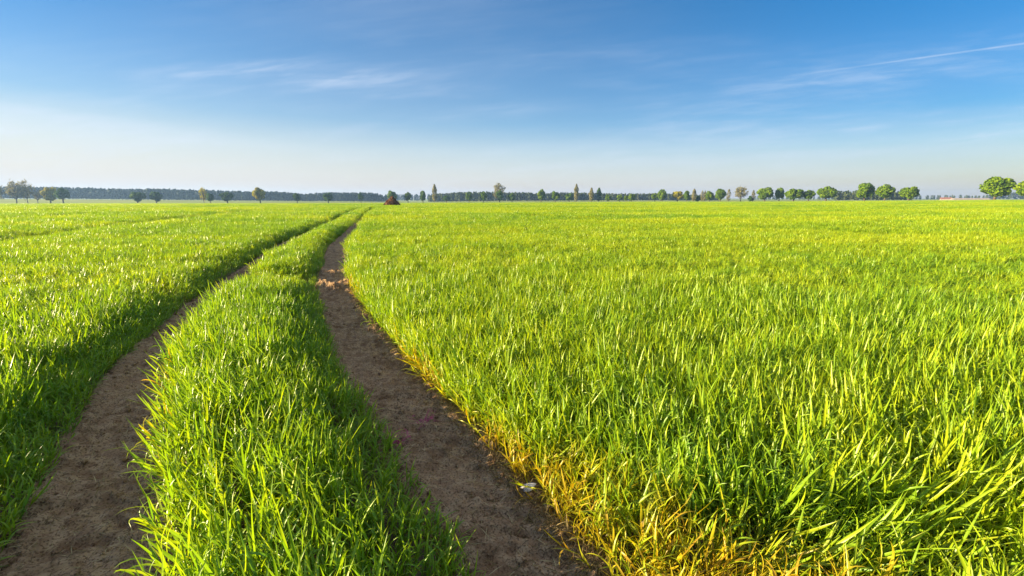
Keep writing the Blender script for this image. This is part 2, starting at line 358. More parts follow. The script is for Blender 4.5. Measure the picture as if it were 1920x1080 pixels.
def plants():
    out = {0: [], 1: [], 2: [], 3: []}
    for k in range(22):
        B = Blades(); shoot(B, 0, 0, 6, True, 1.0, random.choice([4, 5, 5, 6])); out[0].append(B.mesh('wheat_plant', M_WHEAT))
    for k in range(12):
        B = Blades()
        for _ in range(10):
            a, r = U(0, 6.28), 0.14 * math.sqrt(random.random()); shoot(B, r * math.cos(a), r * math.sin(a), 4, False, 1.0, 5)
        out[1].append(B.mesh('wheat_plant', M_WHEAT))
    for k in range(8):
        B = Blades()
        for _ in range(60):
            a, r = U(0, 6.28), 0.42 * math.sqrt(random.random()); shoot(B, r * math.cos(a), r * math.sin(a), 3, False, 1.35, 4, 1.0, False)
        out[2].append(B.mesh('wheat_plant', M_WHEAT))
    for k in range(6):
        B = Blades()
        for _ in range(420):
            a, r = U(0, 6.28), 2.0 * math.sqrt(random.random()); shoot(B, r * math.cos(a), r * math.sin(a), 2, False, 2.8, 3, 1.0, False)
        out[3].append(B.mesh('wheat_plant', M_WHEAT))
    return out
PROTO = plants()

LODS = [(0.0, 7.5, 860, 80), (7.5, 26, 58, 62), (26, 82, 7.5, 60), (82, 640, 0.28, 58)]
def crop_height(x, y):
    r = np.hypot(x, y)
    h = 1.07 + 0.13 * fbm(x / 1.1, y / 1.1, 41, 3) + 0.16 * fbm(x / 0.26, y / 0.26, 44, 2) + 0.22 * fbm(x / 5.0, y / 2.6, 42, 3) * smooth(2, 9, r)
    h = h + 0.42 * fbm(x / 26.0, y / 8.0, 47, 4) * smooth(15, 60, r)
    return h
SEC = [(np.array([6, 13, 20, 36, 62, 110, 200, 400.]), np.array([-12.2, -14.8, -17.6, -22.5, -29.6, -41, -62, -110.])),
       (np.array([6, 13, 20, 36, 62, 110, 200, 400.]), np.array([-13.9, -16.5, -19.3, -24.2, -31.3, -43, -64, -112.]))]
def tramlines(x, y):                               # 1 in the older, grown-over wheel lines of the neighbouring bouts
    m = np.zeros_like(x)
    for off in (0, -11, -23):
        cx = np.interp(y, SEC[0][0], SEC[0][1]) - 0.9 + off
        m = np.maximum(m, np.exp(-((x - cx) / 0.75) ** 2) * (y > 4) * (0.55 + 0.6 * vnoise(y / 5.0, off + 0 * y, 3)))
    a = np.array([[34, 11.0], [17.5, 14.5], [12.5, 17.6], [8.2, 22.5], [2, 32], [-8, 50], [-24, 90]])   # crosses the right-hand field
    for dy in (0, 13, 40):
        m = np.maximum(m, 0.75 * np.exp(-((y - dy * (1 + 0.01 * x) - np.interp(x, a[::-1, 0], a[::-1, 1])) / (1.1 + dy * .05)) ** 2) * (x > -4) * smooth(0.3, 0.6, vnoise(x / 6.0, y * 0 + dy, 8)))
    return m
parts = {'L': [], 'S': [], 'R': []}
for lod, (r0, r1, dens, fov) in enumerate(LODS):
    am = R(fov); area = am * (r1 * r1 * 1.1 - r0 * r0 * 0.9); n = int(dens * area)
    r = np.sqrt(rng.uniform(r0 * r0 * 0.72 if r0 else 0, r1 * r1 * 1.32, int(n * (r1*r1*1.32 - r0*r0*0.72) / (r1*r1*1.1 - r0*r0*0.9))))
    a = rng.uniform(-am, am, len(r)); x = r * np.sin(a); y = r * np.cos(a)
    j = r * (1 + rng.uniform(-0.13, 0.13, len(r))); k = (j >= r0) & (j < r1)
    if lod == 0: k = (j < r1)
    if lod == 3: k &= r < np.interp(a, AZ_T, D_T) * 0.93 * (1 + 0.02 * rng.standard_normal(len(r)))
    x, y, r = x[k], y[k], r[k]
    ll, lr, rl, rR = edges(y)
    wob = 0.05 * fbm(x * 0 + y / 0.5, x * 0, 77, 3)
    mar = [0.0, 0.08, 0.16, 0.0][lod]
    inT = lambda A, Bq: (x > A + wob - mar) & (x < Bq + wob + mar)
    bare = (inT(ll, lr) | inT(rl, rR)) & (y < T_END + rng.uniform(-2, 3, len(x)))
    x, y, r = x[~bare], y[~bare], r[~bare]
    ll, lr, rl, rR = edges(y); n = len(x)
    h = crop_height(x, y)
    # distance to the nearest bare edge, and the way that lies
    D = np.stack([ll - x, x - lr, rl - x, x - rR]); D[D < -0.1] = 9; D = np.abs(D); de = D.min(0); which = D.argmin(0)
    de = np.where(y < T_END, de, 9); sgn = np.where((which == 0) | (which == 2), 1.0, -1.0)
    tint = np.zeros(n); lean = np.abs(rng.normal(0, R(8), n)) + R(9) * vnoise(x / 0.7, y / 0.7, 33); ldir = np.where(rng.random(n) < 0.65, 4 * PI * vnoise(x / 1.6, y / 1.6, 34), rng.uniform(0, 2 * PI, n))
    ed = np.exp(-de / 0.13)
    if lod < 3:
        near = ed > 0.12
        ldir = np.where(near, np.where(sgn > 0, 0, PI) + rng.normal(0, 0.7, n), ldir)
        lean = np.where(near, lean + R(30) * ed * rng.uniform(0, 1, n), lean)
        h = h * (1 - 0.18 * ed * rng.uniform(0, 1, n))
        away = (which == 0) | (which == 2)
        h = h * np.where(away, 1 - 0.52 * (1 - smooth(0, 0.48 + 0.24 * vnoise(x / 0.7, y / 0.7, 91), de)), 1)
    if lod < 2:                                    # sprayed, trampled and yellowed margin of the right-hand crop
        wy = np.interp(y, [0, 1.2, 1.7, 2.2, 2.7, 3.3, 5, 8, 14], [1.3, .85, .54, .30, .14, .05, .02, .06, .01])
        wy = wy * (0.35 + 1.1 * smooth(0.25, 0.75, vnoise(x / 0.35, y / 0.45, 5)))
        dR = x - rR
        yel = np.where(dR > -0.1, np.exp(-(np.maximum(dR, 0) / wy) ** 2), 0)
        tint = np.maximum(tint, yel * rng.uniform(0.6, 1.2, n))
        flat = yel * smooth(4.2, 2.2, y) * (rng.random(n) < 0.75)
        lean = lean + R(48) * flat * rng.uniform(0.4, 1.1, n)
        ldir = np.where(flat > 0.3, rng.normal(PI * 0.1, 1.1, n), ldir)
        h = h * (1 - 0.30 * yel * smooth(5, 2.5, y))
        tint = np.maximum(tint, np.where((which == 1) & (de < 0.07) & (y < 4) & (rng.random(n) < 0.5), rng.uniform(0, 0.7, n), 0))   # a few on the strip's left foot
        if lod == 0:                               # thin out the poor margin
            keep = rng.random(n) > 0.12 * yel * smooth(4.5, 2.5, y)
            x, y, r, h, tint, lean, ldir, de = (q[keep] for q in (x, y, r, h, tint, lean, ldir, de)); n = len(x)
            lodge = smooth(0.35, 0.75, vnoise(x / 0.55 + 3, y / 0.4, 19)) * smooth(0.5, 0.9, x) * smooth(2.3, 1.6, y)
            lean = lean + R(42) * lodge; ldir = np.where(lodge > 0.3, rng.normal(0.3, 0.6, n), ldir)
    tm = tramlines(x, y); h = h * (1 - 0.62 * tm)
    keep = rng.random(n) > 0.35 * tm
    x, y, r, h, tint, lean, ldir, de = (q[keep] for q in (x, y, r, h, tint, lean, ldir, de)); n = len(x)
    # the sun comes through a gap in the strip and lights two humps in the track
    ll, lr, rl, rR = edges(y)
    gap = np.exp(-((y - 8.4 - 0.25 * (x - rl)) / 0.55) ** 2) * ((x > lr) & (x < rl))
    h = h * (1 - 0.62 * gap)
    tint = np.clip(tint + 0.16 * smooth(0.1, 0.6, fbm(x / 7.0, y / 4.0, 61, 3)) * (r > 3), 0, 1)
    yaw = rng.uniform(0, 2 * PI, n)
    kx, ky = -np.sin(ldir), np.cos(ldir); c, s = np.cos(lean), np.sin(lean); C = 1 - c
    Rm = np.zeros((n, 3, 3)); Rm[:, 0, 0] = c + kx * kx * C; Rm[:, 0, 1] = kx * ky * C; Rm[:, 0, 2] = ky * s
    Rm[:, 1, 0] = kx * ky * C; Rm[:, 1, 1] = c + ky * ky * C; Rm[:, 1, 2] = -kx * s
    Rm[:, 2, 0] = -ky * s; Rm[:, 2, 1] = kx * s; Rm[:, 2, 2] = c
    if lod == 3: Rm[:] = np.eye(3)
    Rz = np.zeros((n, 3, 3)); Rz[:, 0, 0] = np.cos(yaw); Rz[:, 0, 1] = -np.sin(yaw); Rz[:, 1, 0] = np.sin(yaw); Rz[:, 1, 1] = np.cos(yaw); Rz[:, 2, 2] = 1
    Rm = Rm @ Rz
    eul = np.stack([np.arctan2(Rm[:, 2, 1], Rm[:, 2, 2]), -np.arcsin(np.clip(Rm[:, 2, 0], -1, 1)), np.arctan2(Rm[:, 1, 0], Rm[:, 0, 0])], 1)
    scl = np.stack([np.sqrt(np.maximum(h, .2))] * 2 + [np.maximum(h, .2)], 1) * rng.uniform(0.88, 1.12, n)[:, None]
    if lod == 3: scl[:, :2] = 1
    z = terrain(x, y) - 0.015
    vig = np.clip(rng.normal(0.52, 0.20, n) + 0.75 * fbm(x / 11.0, y / 3.4, 71, 3) * smooth(2, 10, r) + 0.25 * fbm(x / 0.9, y / 0.9, 72, 2) + 0.10 * smooth(0, 3, x - rl) - 0.10 * (x < rl) * (r < 12), 0, 1)
    part = np.where(y > T_END, np.where(x < rl, 'L', 'R'), np.where(x < ll + 0.3, 'L', np.where(x < rl + 0.3, 'S', 'R')))
    for key in parts:
        k = part == key
        parts[key].append(dict(co=np.stack([x, y, z], 1)[k], rot=eul[k], scl=scl[k], tint=tint[k], rnd=vig[k],
                               lod=np.full(k.sum(), lod), pick=rng.integers(0, len(PROTO[lod]), k.sum())))
proto_ob = {l: [bpy.data.objects.new('wheat_plant', m) for m in ms] for l, ms in PROTO.items()}   # sources for the scatter only, never placed
def scatter_group(lods):
    g = bpy.data.node_groups.new('wheat_scatter', 'GeometryNodeTree'); g.is_modifier = True
    g.interface.new_socket('Geometry', in_out='INPUT', socket_type='NodeSocketGeometry'); g.interface.new_socket('Geometry', in_out='OUTPUT', socket_type='NodeSocketGeometry')
    gi = g.nodes.new('NodeGroupInput'); go = g.nodes.new('NodeGroupOutput'); L = g.links.new
    def named(n, typ):
        k = g.nodes.new('GeometryNodeInputNamedAttribute'); k.data_type = typ; k.inputs[0].default_value = n; return k.outputs[0]
    jo = g.nodes.new('GeometryNodeJoinGeometry')
    rot = g.nodes.new('FunctionNodeEulerToRotation'); L(named('rot', 'FLOAT_VECTOR'), rot.inputs[0])
    for l in lods:
        jn = g.nodes.new('GeometryNodeJoinGeometry')
        for o in proto_ob[l]:
            oi = g.nodes.new('GeometryNodeObjectInfo'); oi.inputs['Object'].default_value = o; oi.inputs['As Instance'].default_value = False
            g2 = g.nodes.new('GeometryNodeGeometryToInstance'); L(oi.outputs['Geometry'], g2.inputs[0]); L(g2.outputs[0], jn.inputs[0])
        ip = g.nodes.new('GeometryNodeInstanceOnPoints'); ip.inputs['Pick Instance'].default_value = True
        cmp = g.nodes.new('FunctionNodeCompare'); cmp.data_type = 'INT'; cmp.operation = 'EQUAL'; L(named('lod', 'INT'), cmp.inputs[2]); cmp.inputs[3].default_value = l
        L(gi.outputs[0], ip.inputs['Points']); L(cmp.outputs[0], ip.inputs['Selection']); L(jn.outputs[0], ip.inputs['Instance'])
        L(named('pick', 'INT'), ip.inputs['Instance Index']); L(rot.outputs[0], ip.inputs['Rotation']); L(named('scl', 'FLOAT_VECTOR'), ip.inputs['Scale'])
        L(ip.outputs[0], jo.inputs[0])
    L(jo.outputs[0], go.inputs[0]); return g
WLAB = {'L': ('wheat_field', 'broad green wheat field left of both wheel tracks'), 'S': ('wheat_strip', 'narrow sunlit strip of young wheat between the two wheel tracks'),
        'R': ('wheat_field', 'broad green wheat field right of the tracks with a yellowed margin')}
NPTS = 0
for key, lst in parts.items():
    cat = {k: np.concatenate([p[k] for p in lst]) for k in lst[0]}
    me = bpy.data.meshes.new(WLAB[key][0]); n = len(cat['co']); NPTS += n
    me.vertices.add(n); me.vertices.foreach_set('co', cat['co'].astype(np.float32).ravel())
    for k in ('rot', 'scl'):
        at = me.attributes.new(k, 'FLOAT_VECTOR', 'POINT'); at.data.foreach_set('vector', cat[k].astype(np.float32).ravel())
    for k in ('tint', 'rnd'):
        at = me.attributes.new(k, 'FLOAT', 'POINT'); at.data.foreach_set('value', cat[k].astype(np.float32))
    for k in ('lod', 'pick'):
        at = me.attributes.new(k, 'INT', 'POINT'); at.data.foreach_set('value', cat[k].astype(np.int32))
    me.materials.append(M_WHEAT)
    o = link(WLAB[key][0], me); md = o.modifiers.new('scatter', 'NODES'); md.node_group = scatter_group(sorted(set(cat['lod'].tolist())))
    tag(o, WLAB[key][1], 'wheat', kind='stuff')
print('wheat points', NPTS)

# ---------------------------------------------------------------- trees
M_BARK = plain('bark', (0.05, 0.04, 0.03), (0.12, 0.095, 0.07), 3.0)
LEAF = {'mid': foliage('foliage_mid', (0.035, 0.085, 0.007), (0.08, 0.155, 0.007), (0.15, 0.225, 0.010)),
        'dark': foliage('foliage_dark', (0.022, 0.065, 0.010), (0.05, 0.12, 0.010), (0.10, 0.18, 0.014)),
        'bright': foliage('foliage_bright', (0.045, 0.10, 0.004), (0.11, 0.19, 0.004), (0.20, 0.27, 0.006)),
        'yellow': foliage('foliage_yellow', (0.18, 0.18, 0.010), (0.32, 0.30, 0.010), (0.46, 0.42, 0.014)),
        'bare': foliage('foliage_bud', (0.11, 0.108, 0.05), (0.185, 0.18, 0.08), (0.27, 0.26, 0.12))}
def tube(pts, rad, sides=6):
    pts = np.asarray(pts, float); V = []; F = []
    for i, p in enumerate(pts):
        d = pts[min(i + 1, len(pts) - 1)] - pts[max(i - 1, 0)]; d /= np.linalg.norm(d)
        a = np.cross(d, [0.3, 0.9, 0.1]); a /= np.linalg.norm(a); b = np.cross(d, a)
        for k in range(sides):
            t = 2 * PI * k / sides; V.append(p + rad[i] * (a * math.cos(t) + b * math.sin(t)))
    for i in range(len(pts) - 1):
        for k in range(sides): F.append([i * sides + k, i * sides + (k + 1) % sides, (i + 1) * sides + (k + 1) % sides, (i + 1) * sides + k])
    return np.array(V), np.array(F)
class Tubes:
    def __init__(s): s.v = []; s.f = []; s.n = 0
    def add(s, pts, rad, sides=6):
        v, f = tube(pts, rad, sides); s.v.append(v); s.f.append(f + s.n); s.n += len(v)
    def mesh(s, name, m): return mesh_np(name, np.concatenate(s.v), [np.concatenate(s.f)], [m])
def cards(pos, size, g, nrm=None):
    """leaf sprays: small bent quads at pos, loosely facing nrm"""
    n = len(pos); d = g.normal(size=(n, 3)); 
    if nrm is not None: d = d * 0.75 + nrm
    d /= np.linalg.norm(d, axis=1)[:, None]
    a = np.cross(d, g.normal(size=(n, 3))); a /= np.linalg.norm(a, axis=1)[:, None]; b = np.cross(d, a)
    s = (size * g.uniform(0.6, 1.4, n))[:, None]
    V = np.stack([pos - a * s * .5 - b * s * .3, pos + b * s * -.45 + d * s * .12, pos + a * s * .5 - b * s * .2, pos + a * s * .35 + b * s * .4, pos + b * s * .5 + d * s * .1, pos - a * s * .4 + b * s * .35], 1).reshape(-1, 3)
    i = np.arange(n)[:, None] * 6
    return V, np.concatenate([i + np.array([[0, 1, 4, 5]]), i + np.array([[1, 2, 3, 4]])])
def crown_round(g, nleaf, lobes, squash=1.0):
    """unit crown: width 1, height 1 standing on z=0 .. 1; lobed, with gaps between the lobes"""
    th = g.uniform(0, 2 * PI, lobes); ph = np.arccos(g.uniform(-1, 1, lobes)); rr = g.uniform(0.52, 0.74, lobes)
    cx = np.stack([np.sin(ph) * np.cos(th), np.sin(ph) * np.sin(th), np.cos(ph)], 1) * rr[:, None] * 0.5
    lr = g.uniform(0.10, 0.215, lobes)
    cx = np.concatenate([cx, [[0, 0, 0.0]]]); lr = np.concatenate([lr, [0.30]])
    w = lr ** 2; pick = g.choice(len(lr), nleaf, p=w / w.sum())
    d = g.normal(size=(nleaf, 3)); d /= np.linalg.norm(d, axis=1)[:, None]
    rad = lr[pick] * (1 - 0.45 * g.random(nleaf) ** 2)
    p = cx[pick] + d * rad[:, None]
    lv = np.clip(g.normal(0.45, 0.16, nleaf) + g.normal(0, 0.12, len(lr))[pick], 0, 1)
    p[:, 2] += 0.5
    return p, d, lv
def limbs(T, g, h0, H, W, n, r0, up=0.6):
    T.add([(0, 0, -0.3), (0.02 * W, 0, h0 * 0.5), (0, 0.02 * W, h0), (0.03 * W, 0, h0 + (H - h0) * 0.35), (0, 0, h0 + (H - h0) * up)], [r0 * 1.35, r0, r0 * .85, r0 * .5, r0 * .15], 7)
    for k in range(n):
        a = 2 * PI * k / n + g.uniform(-.4, .4); z0 = h0 + (H - h0) * g.uniform(0, .25); l = W * g.uniform(.28, .44)
        T.add([(0, 0, z0), (math.cos(a) * l * .45, math.sin(a) * l * .45, z0 + (H - h0) * .22), (math.cos(a) * l, math.sin(a) * l, z0 + (H - h0) * g.uniform(.35, .6))], [r0 * .5, r0 * .32, r0 * .08], 5)
VAR = {}
def tree_meshes(kind, i):
    """unit meshes (height 1, crown width 1) for trunk and crown"""
    if (kind, i) in VAR: return VAR[(kind, i)]
    g = np.random.default_rng(abs(hash((len(kind), ord(kind[0]), ord(kind[-1]), i))) % 99991)
    T = Tubes()
    if kind in ('poplar', 'poplarbare', 'poplardark'):
        T.add([(0, 0, -.02), (0.01, 0, .4), (0, 0, .98)], [.05, .035, .004], 6)
        for k in range(26):
            z = g.uniform(.08, .8); a = g.uniform(0, 6.28); l = g.uniform(.2, .42)
            T.add([(0, 0, z), (math.cos(a) * l * .7, math.sin(a) * l * .7, z + .06), (math.cos(a) * l, math.sin(a) * l, z + .18)], [.014, .01, .003], 4)
        n = {'poplar': 900, 'poplardark': 1100, 'poplarbare': 320}[kind]
        z = g.uniform(.1, 1, n); rad = .5 * np.sin(np.clip((z - .06) / .94, 0, 1) ** .8 * PI) ** .6 * g.uniform(.2, 1, n) ** .5
        rad *= .75 + .5 * vnoise(z * 9, z * 0 + i, 3); a = g.uniform(0, 6.28, n)
        p = np.stack([rad * np.cos(a), rad * np.sin(a), z], 1); nr = np.stack([np.cos(a), np.sin(a), a * 0], 1); size = .16; lv = np.clip(g.normal(.5, .2, n), 0, 1)
        sz = np.array([1, 1, .28])
    elif kind in ('bare', 'thin', 'yellowbare'):
        T.add([(0, 0, -.02), (0.02, 0, .2), (0, .02, .45), (.01, 0, .82)], [.035, .026, .018, .004], 6)
        tips = []
        for k in range(40):                        # branches run out to a rounded, uneven crown
            u = g.uniform(-.75, 1); a = g.uniform(0, 6.28); q = math.sqrt(max(0, 1 - u * u)) * g.uniform(.6, 1.02)
            e = np.array([.47 * q * math.cos(a), .47 * q * math.sin(a), .61 + .37 * u * g.uniform(.8, 1.03)]); z0 = max(.18, min(.72, e[2] - g.uniform(.12, .34)))
            m = np.array([e[0] * .5, e[1] * .5, z0 + (e[2] - z0) * .42])
            T.add([(0, 0, z0), m, e], [.013, .008, .002], 4); tips.append(e)
            for q in range(5):
                e2 = m + (e - m) * g.uniform(.2, 1.0) + g.normal(0, .06, 3); T.add([m + (e - m) * .3, e2], [.005, .0015], 3); tips.append(e2)
        tips = np.array(tips); n = {'bare': 1150, 'thin': 500, 'yellowbare': 1400}[kind]
        p = tips[g.integers(0, len(tips), n)] + g.normal(0, .03, (n, 3))
        nr = None; size = .05; lv = np.clip(g.normal(.5, .2, n), 0, 1); sz = np.array([1, 1, .8])
    else:
        h0 = {'bush': .03}.get(kind, .19)
        limbs(T, g, h0, 1, .8, 7, .04)
        p, nr, lv = crown_round(g, 4200, 30)
        p[:, 2] = h0 - .02 + p[:, 2] * (1.0 - h0 + .02); size = .062; sz = np.array([1, 1, 1.0])
        p[:, 0] *= .85; p[:, 1] *= .85
    V, F = cards(p, size, g, nr)
    V = p.repeat(6, 0) + (V - p.repeat(6, 0)) * sz
    mat = {'dark': 'dark', 'round': 'mid', 'pale': 'dark', 'bush': 'dark', 'poplardark': 'dark', 'olive': 'yellow', 'yellow': 'yellow', 'yellowgreen': 'bright', 'bright': 'bright',
           'poplar': 'bare', 'poplarbare': 'bare', 'bare': 'bare', 'thin': 'bare', 'yellowbare': 'yellow'}[kind]
    tm = T.mesh('trunk', M_BARK); cm = mesh_np('crown', V, [F], [LEAF[mat]], smooth=False, attrs={'leafvar': lv.repeat(6)})
    VAR[(kind, i)] = (tm, cm); return VAR[(kind, i)]
TREES = [  # x, y, ground z, height, crown width, kind, label
(-457.7,425,-2.70,16.7,10.6,'bare','sparse olive-brown tree cut off by the left picture edge'),
(-442.3,426,-2.94,20.2,13.5,'bare','tall thinly leaved tree, outermost whole one at far left, on a single slim trunk'),
(-438.4,432,-3.01,21.0,10.8,'bare','tall thinly leaved tree with a forked trunk, right of its twin at far left'),
(-433.2,436,-2.81,14.3,8.9,'thin','slim thin tree between the tall forked bare tree and the olive tree at far left'),
(-412.8,427,-2.72,14.5,13.1,'olive','olive-yellow spreading tree touching a dark round tree at far left'),
(-395.8,421,-2.90,13.1,13.9,'dark','dark blue-green wide tree right of the olive-yellow tree at far left'),
(-337.1,430,-2.76,11.3,15.2,'dark','wide round dark tree, left one of a lone pair before the left forest'),
(-325.5,437,-2.82,10.5,11.9,'dark','smaller round dark tree, right one of a lone pair before the left forest'),
(-281.4,436,-3.05,15.0,6.9,'yellowbare','narrow half-bare yellowish tree rising above the forest edge beside a small green tree'),
(-270.4,428,-2.97,10.1,7.3,'dark','small round green tree directly right of the narrow half-bare yellowish tree'),
(-261.4,438,-3.07,11.3,13.4,'dark','broad green tree between the small round tree and the yellow-leaved tree'),
(-232.7,441,-3.10,15.2,13.5,'yellow','tall yellow-leaved tree standing out against the blue left forest'),
(-199.8,444,-2.89,9.7,8.6,'dark','round dark tree, first one right of the yellow-leaved tree'),
(-171.6,446,-2.91,10.3,10.7,'dark','round dark tree, second one right of the yellow-leaved tree'),
(-142.1,449,-2.94,9.8,6.1,'dark','narrow green tree just above the far end of the wheel tracks'),
(-112.8,450,-2.95,11.8,10.7,'round','round green tree standing directly behind the brown heap'),
(-98.1,450,-2.70,10.6,8.2,'round','round green tree, first one right of the brown heap'),
(-83.8,450,-2.45,11.3,7.7,'round','upright green tree between the heap and the golden poplar'),
(-77.6,480,-2.72,18.3,4.9,'poplar','tall golden-brown poplar rising alone above the middle forest'),
(-67.8,495,-2.30,7.1,10.1,'pale','low pale green bush-like tree in front of the middle forest'),
(-40.5,450,-2.21,10.1,7.7,'round','round green tree, left one of two before the middle forest'),
(-26.9,450,-2.21,10.6,8.2,'round','round green tree, right one of two before the middle forest'),
(-12.4,470,-2.63,19.0,12.8,'bare','tall brown half-bare tree rising behind a dark green tree'),
(-11.6,450,-2.45,11.3,9.2,'round','dark green tree standing in front of the tall brown half-bare tree'),
(0.0,450,-2.21,8.6,9.2,'round','low dark tree just right of the tall brown half-bare tree'),
(27.3,449,-2.44,12.3,9.2,'bright','tallest and lightest green of the three round trees left of the spire-shaped poplar'),
(40.5,447,-2.42,10.8,9.1,'round','middle one of the three round trees left of the spire-shaped poplar'),
(53.2,445,-2.41,9.3,10.1,'round','low wide dark tree touching the spire-shaped poplar'),
(63.7,474,-2.14,17.6,4.8,'poplar','tallest spire-shaped poplar in the middle of the row'),
(78.2,471,-1.86,13.7,4.8,'poplar','pale brown poplar, left one of a matched pair right of the tallest spire'),
(86.3,475,-1.89,13.8,4.9,'poplardark','dark slim poplar, right one of a matched pair right of the tallest spire'),
(90.4,449,-1.70,7.1,7.6,'bright','small green tree, first one right of the dark slim poplar'),
(100.5,447,-1.69,7.1,7.1,'bright','small green tree, second one right of the dark slim poplar'),
(105.7,444,-1.67,5.8,5.0,'bright','smallest bright green tree tucked against a taller bright one'),
(109.0,435,-1.61,7.9,7.9,'bright','light green tree right of the smallest bright tree, before an open gap'),
(130.9,438,-1.62,8.4,7.5,'bright','smaller green tree leaning into the left side of a taller domed one'),
(135.0,431,-1.57,11.1,9.3,'bright','taller domed green tree with a smaller tree at its left'),
(149.1,430,-1.57,9.7,12.7,'yellow','wide olive-yellow tree, the only yellow one right of centre'),
(152.9,419,-1.49,9.9,7.1,'round','dark tree touching the right side of the wide olive-yellow tree'),
(169.4,445,-1.68,11.9,4.6,'poplar','stout brown poplar right of the olive-yellow and dark tree pair'),
(174.1,448,-1.45,5.4,7.1,'bush','low dark bush at the foot of the stout brown poplar'),
(175.0,440,-1.64,10.4,3.5,'poplarbare','thin bare poplar, left one of two behind the low dark bush'),
(178.6,443,-1.66,10.4,3.0,'poplarbare','thinnest bare poplar, right one of two behind the low dark bush'),
(167.7,406,-1.40,9.1,9.2,'bright','bright round tree joined to a taller bright tree on its right'),
(174.4,400,-1.35,11.6,10.9,'bright','tall bright round tree just left of the big leafless-looking tree'),
(192.1,424,-1.53,11.1,3.9,'poplarbare','thin pinkish bare poplar between a bright round tree and the big half-bare tree'),
(196.2,410,-1.34,13.6,11.7,'bare','big half-bare grey-brown tree with open branches, right of centre'),
(209.1,419,-1.26,4.8,5.7,'bush','low green bush beside the thin poplar, right of the big half-bare tree'),
(203.3,403,-1.16,9.5,3.7,'poplarbare','thin pale poplar touching the left end of the closed row of five bright trees'),
(195.2,369,-0.93,11.3,14.3,'bright','big wide green tree at the left end of the closed row of five'),
(205.7,368,-0.92,10.7,8.8,'bright','narrow green tree, second from left in the closed row of five'),
(209.9,356,-0.84,10.1,14.2,'bright','wide double-headed green tree in the middle of the closed row of five'),
(219.0,353,-0.75,8.8,10.0,'bright','lowest tree of the closed row of five, fourth from left'),
(223.9,341,-0.60,10.7,14.7,'yellowgreen','yellow-tinged wide tree at the right end of the closed row of five'),
(237.6,322,-0.27,12.0,12.8,'bright','tall round green tree, left one of the three spaced trees at right'),
(243.4,312,-0.14,10.5,12.8,'bright','rounded green tree, middle one of the three spaced trees at right'),
(249.9,301,-0.02,9.4,13.0,'bright','lopsided green tree, right one of the three spaced trees at right'),
(239.6,237,0.51,12.1,15.1,'bright','largest tree, big round leafy crown standing alone at far right'),
(246.3,228,0.55,9.4,13.7,'bright','leafy tree cut off by the right picture edge'),
]
counts = {}
for (x, y, z, h, w, kind, lab) in TREES:
    i = counts.get(kind, 0); counts[kind] = i + 1
    tm, cm = tree_meshes(kind, i % 7)
    nm = 'poplar_tree' if kind.startswith('poplar') else ('bush' if kind == 'bush' else 'tree')
    e = link(nm, None); e.empty_display_size = 0.5
    e.location = (x, y, float(terrain(x, y)) - 0.1); e.rotation_euler = (0, 0, U(0, 6.28)); e.scale = (w, w, h + (z - float(terrain(x, y))))
    tag(e, lab, 'bush' if kind == 'bush' else 'tree', 'trees along the far edge of the field')
    link('trunk', tm, e); link('crown', cm, e)

# ---------------------------------------------------------------- far woods, each reading as one mass
M_WOOD = foliage('foliage_wood', (0.010, 0.026, 0.011), (0.018, 0.042, 0.015), (0.034, 0.062, 0.019), 0.15)
M_WOOD2 = foliage('foliage_wood_mixed', (0.03, 0.05, 0.02), (0.055, 0.08, 0.028), (0.10, 0.115, 0.05), 0.2)
def wood(label, pts, rows, step, hfun, mat, seed, rowgap=6.0, conif=0.7):
    """pts: polyline of the wood's front edge; trees stand in loose rows behind it"""
    g = np.random.default_rng(seed); P = np.array(pts, float)
    seg = np.hypot(*np.diff(P, axis=0).T); cum = np.concatenate([[0], np.cumsum(seg)])
    Vs, Fs, LV, n0 = [], [], [], 0; TV = Tubes()
    for rw in range(rows):
        s = np.arange(g.uniform(0, step), cum[-1], step) ; s = s + g.uniform(-.4, .4, len(s)) * step
        bx = np.interp(s, cum, P[:, 0]); by = np.interp(s, cum, P[:, 1]); rr = np.hypot(bx, by); f = 1 + (rw * rowgap + g.uniform(-2, 2, len(s))) / rr
        for x, y in zip(bx * f, by * f):
            az = math.degrees(math.atan2(x, y)); h = hfun(az) * (g.uniform(.86, 1.04) + .10 * fbm(x / 40., y / 40., seed, 3)); z = float(terrain(x, y)); n = 70
            if h < 1: continue
            w = h * g.uniform(.15, .26)
            t = g.uniform(.12 if rw else .22, 1, n); con = g.random() < conif
            rad = w * ((1 - t) ** .7 if con else np.sin(np.clip(t, 0, 1) ** 1.1 * PI) ** .6 + .05) * g.uniform(.4, 1, n); a = g.uniform(0, 6.28, n)
            p = np.stack([x + rad * np.cos(a), y + rad * np.sin(a), z + t * h], 1)
            V, F = cards(p, h * .13, g, np.stack([np.cos(a), np.sin(a), a * 0 + .3], 1))
            Vs.append(V); Fs.append(F + n0); n0 += len(V); LV.append(np.clip(g.normal(.45, .15, n) + g.normal(0, .15), 0, 1).repeat(6))
            if rw == 0: TV.add([(x, y, z - .3), (x, y, z + h * .5)], [h * .016, h * .01], 4)
    v = np.concatenate(Vs); f = np.concatenate(Fs); nleaf = len(f)
    tv = np.concatenate(TV.v); tf = np.concatenate(TV.f) + len(v)
    me = mesh_np('forest', np.concatenate([v, tv]), [f, tf], [mat, M_BARK], smooth=False, attrs={'leafvar': np.concatenate(LV + [np.zeros(len(tv))])},
                 midx=[0] * nleaf + [1] * len(tf))
    tag(link('forest', me), label, 'forest', kind='stuff')
ip = lambda xs, ys: (lambda a: float(np.interp(a, xs, ys)))
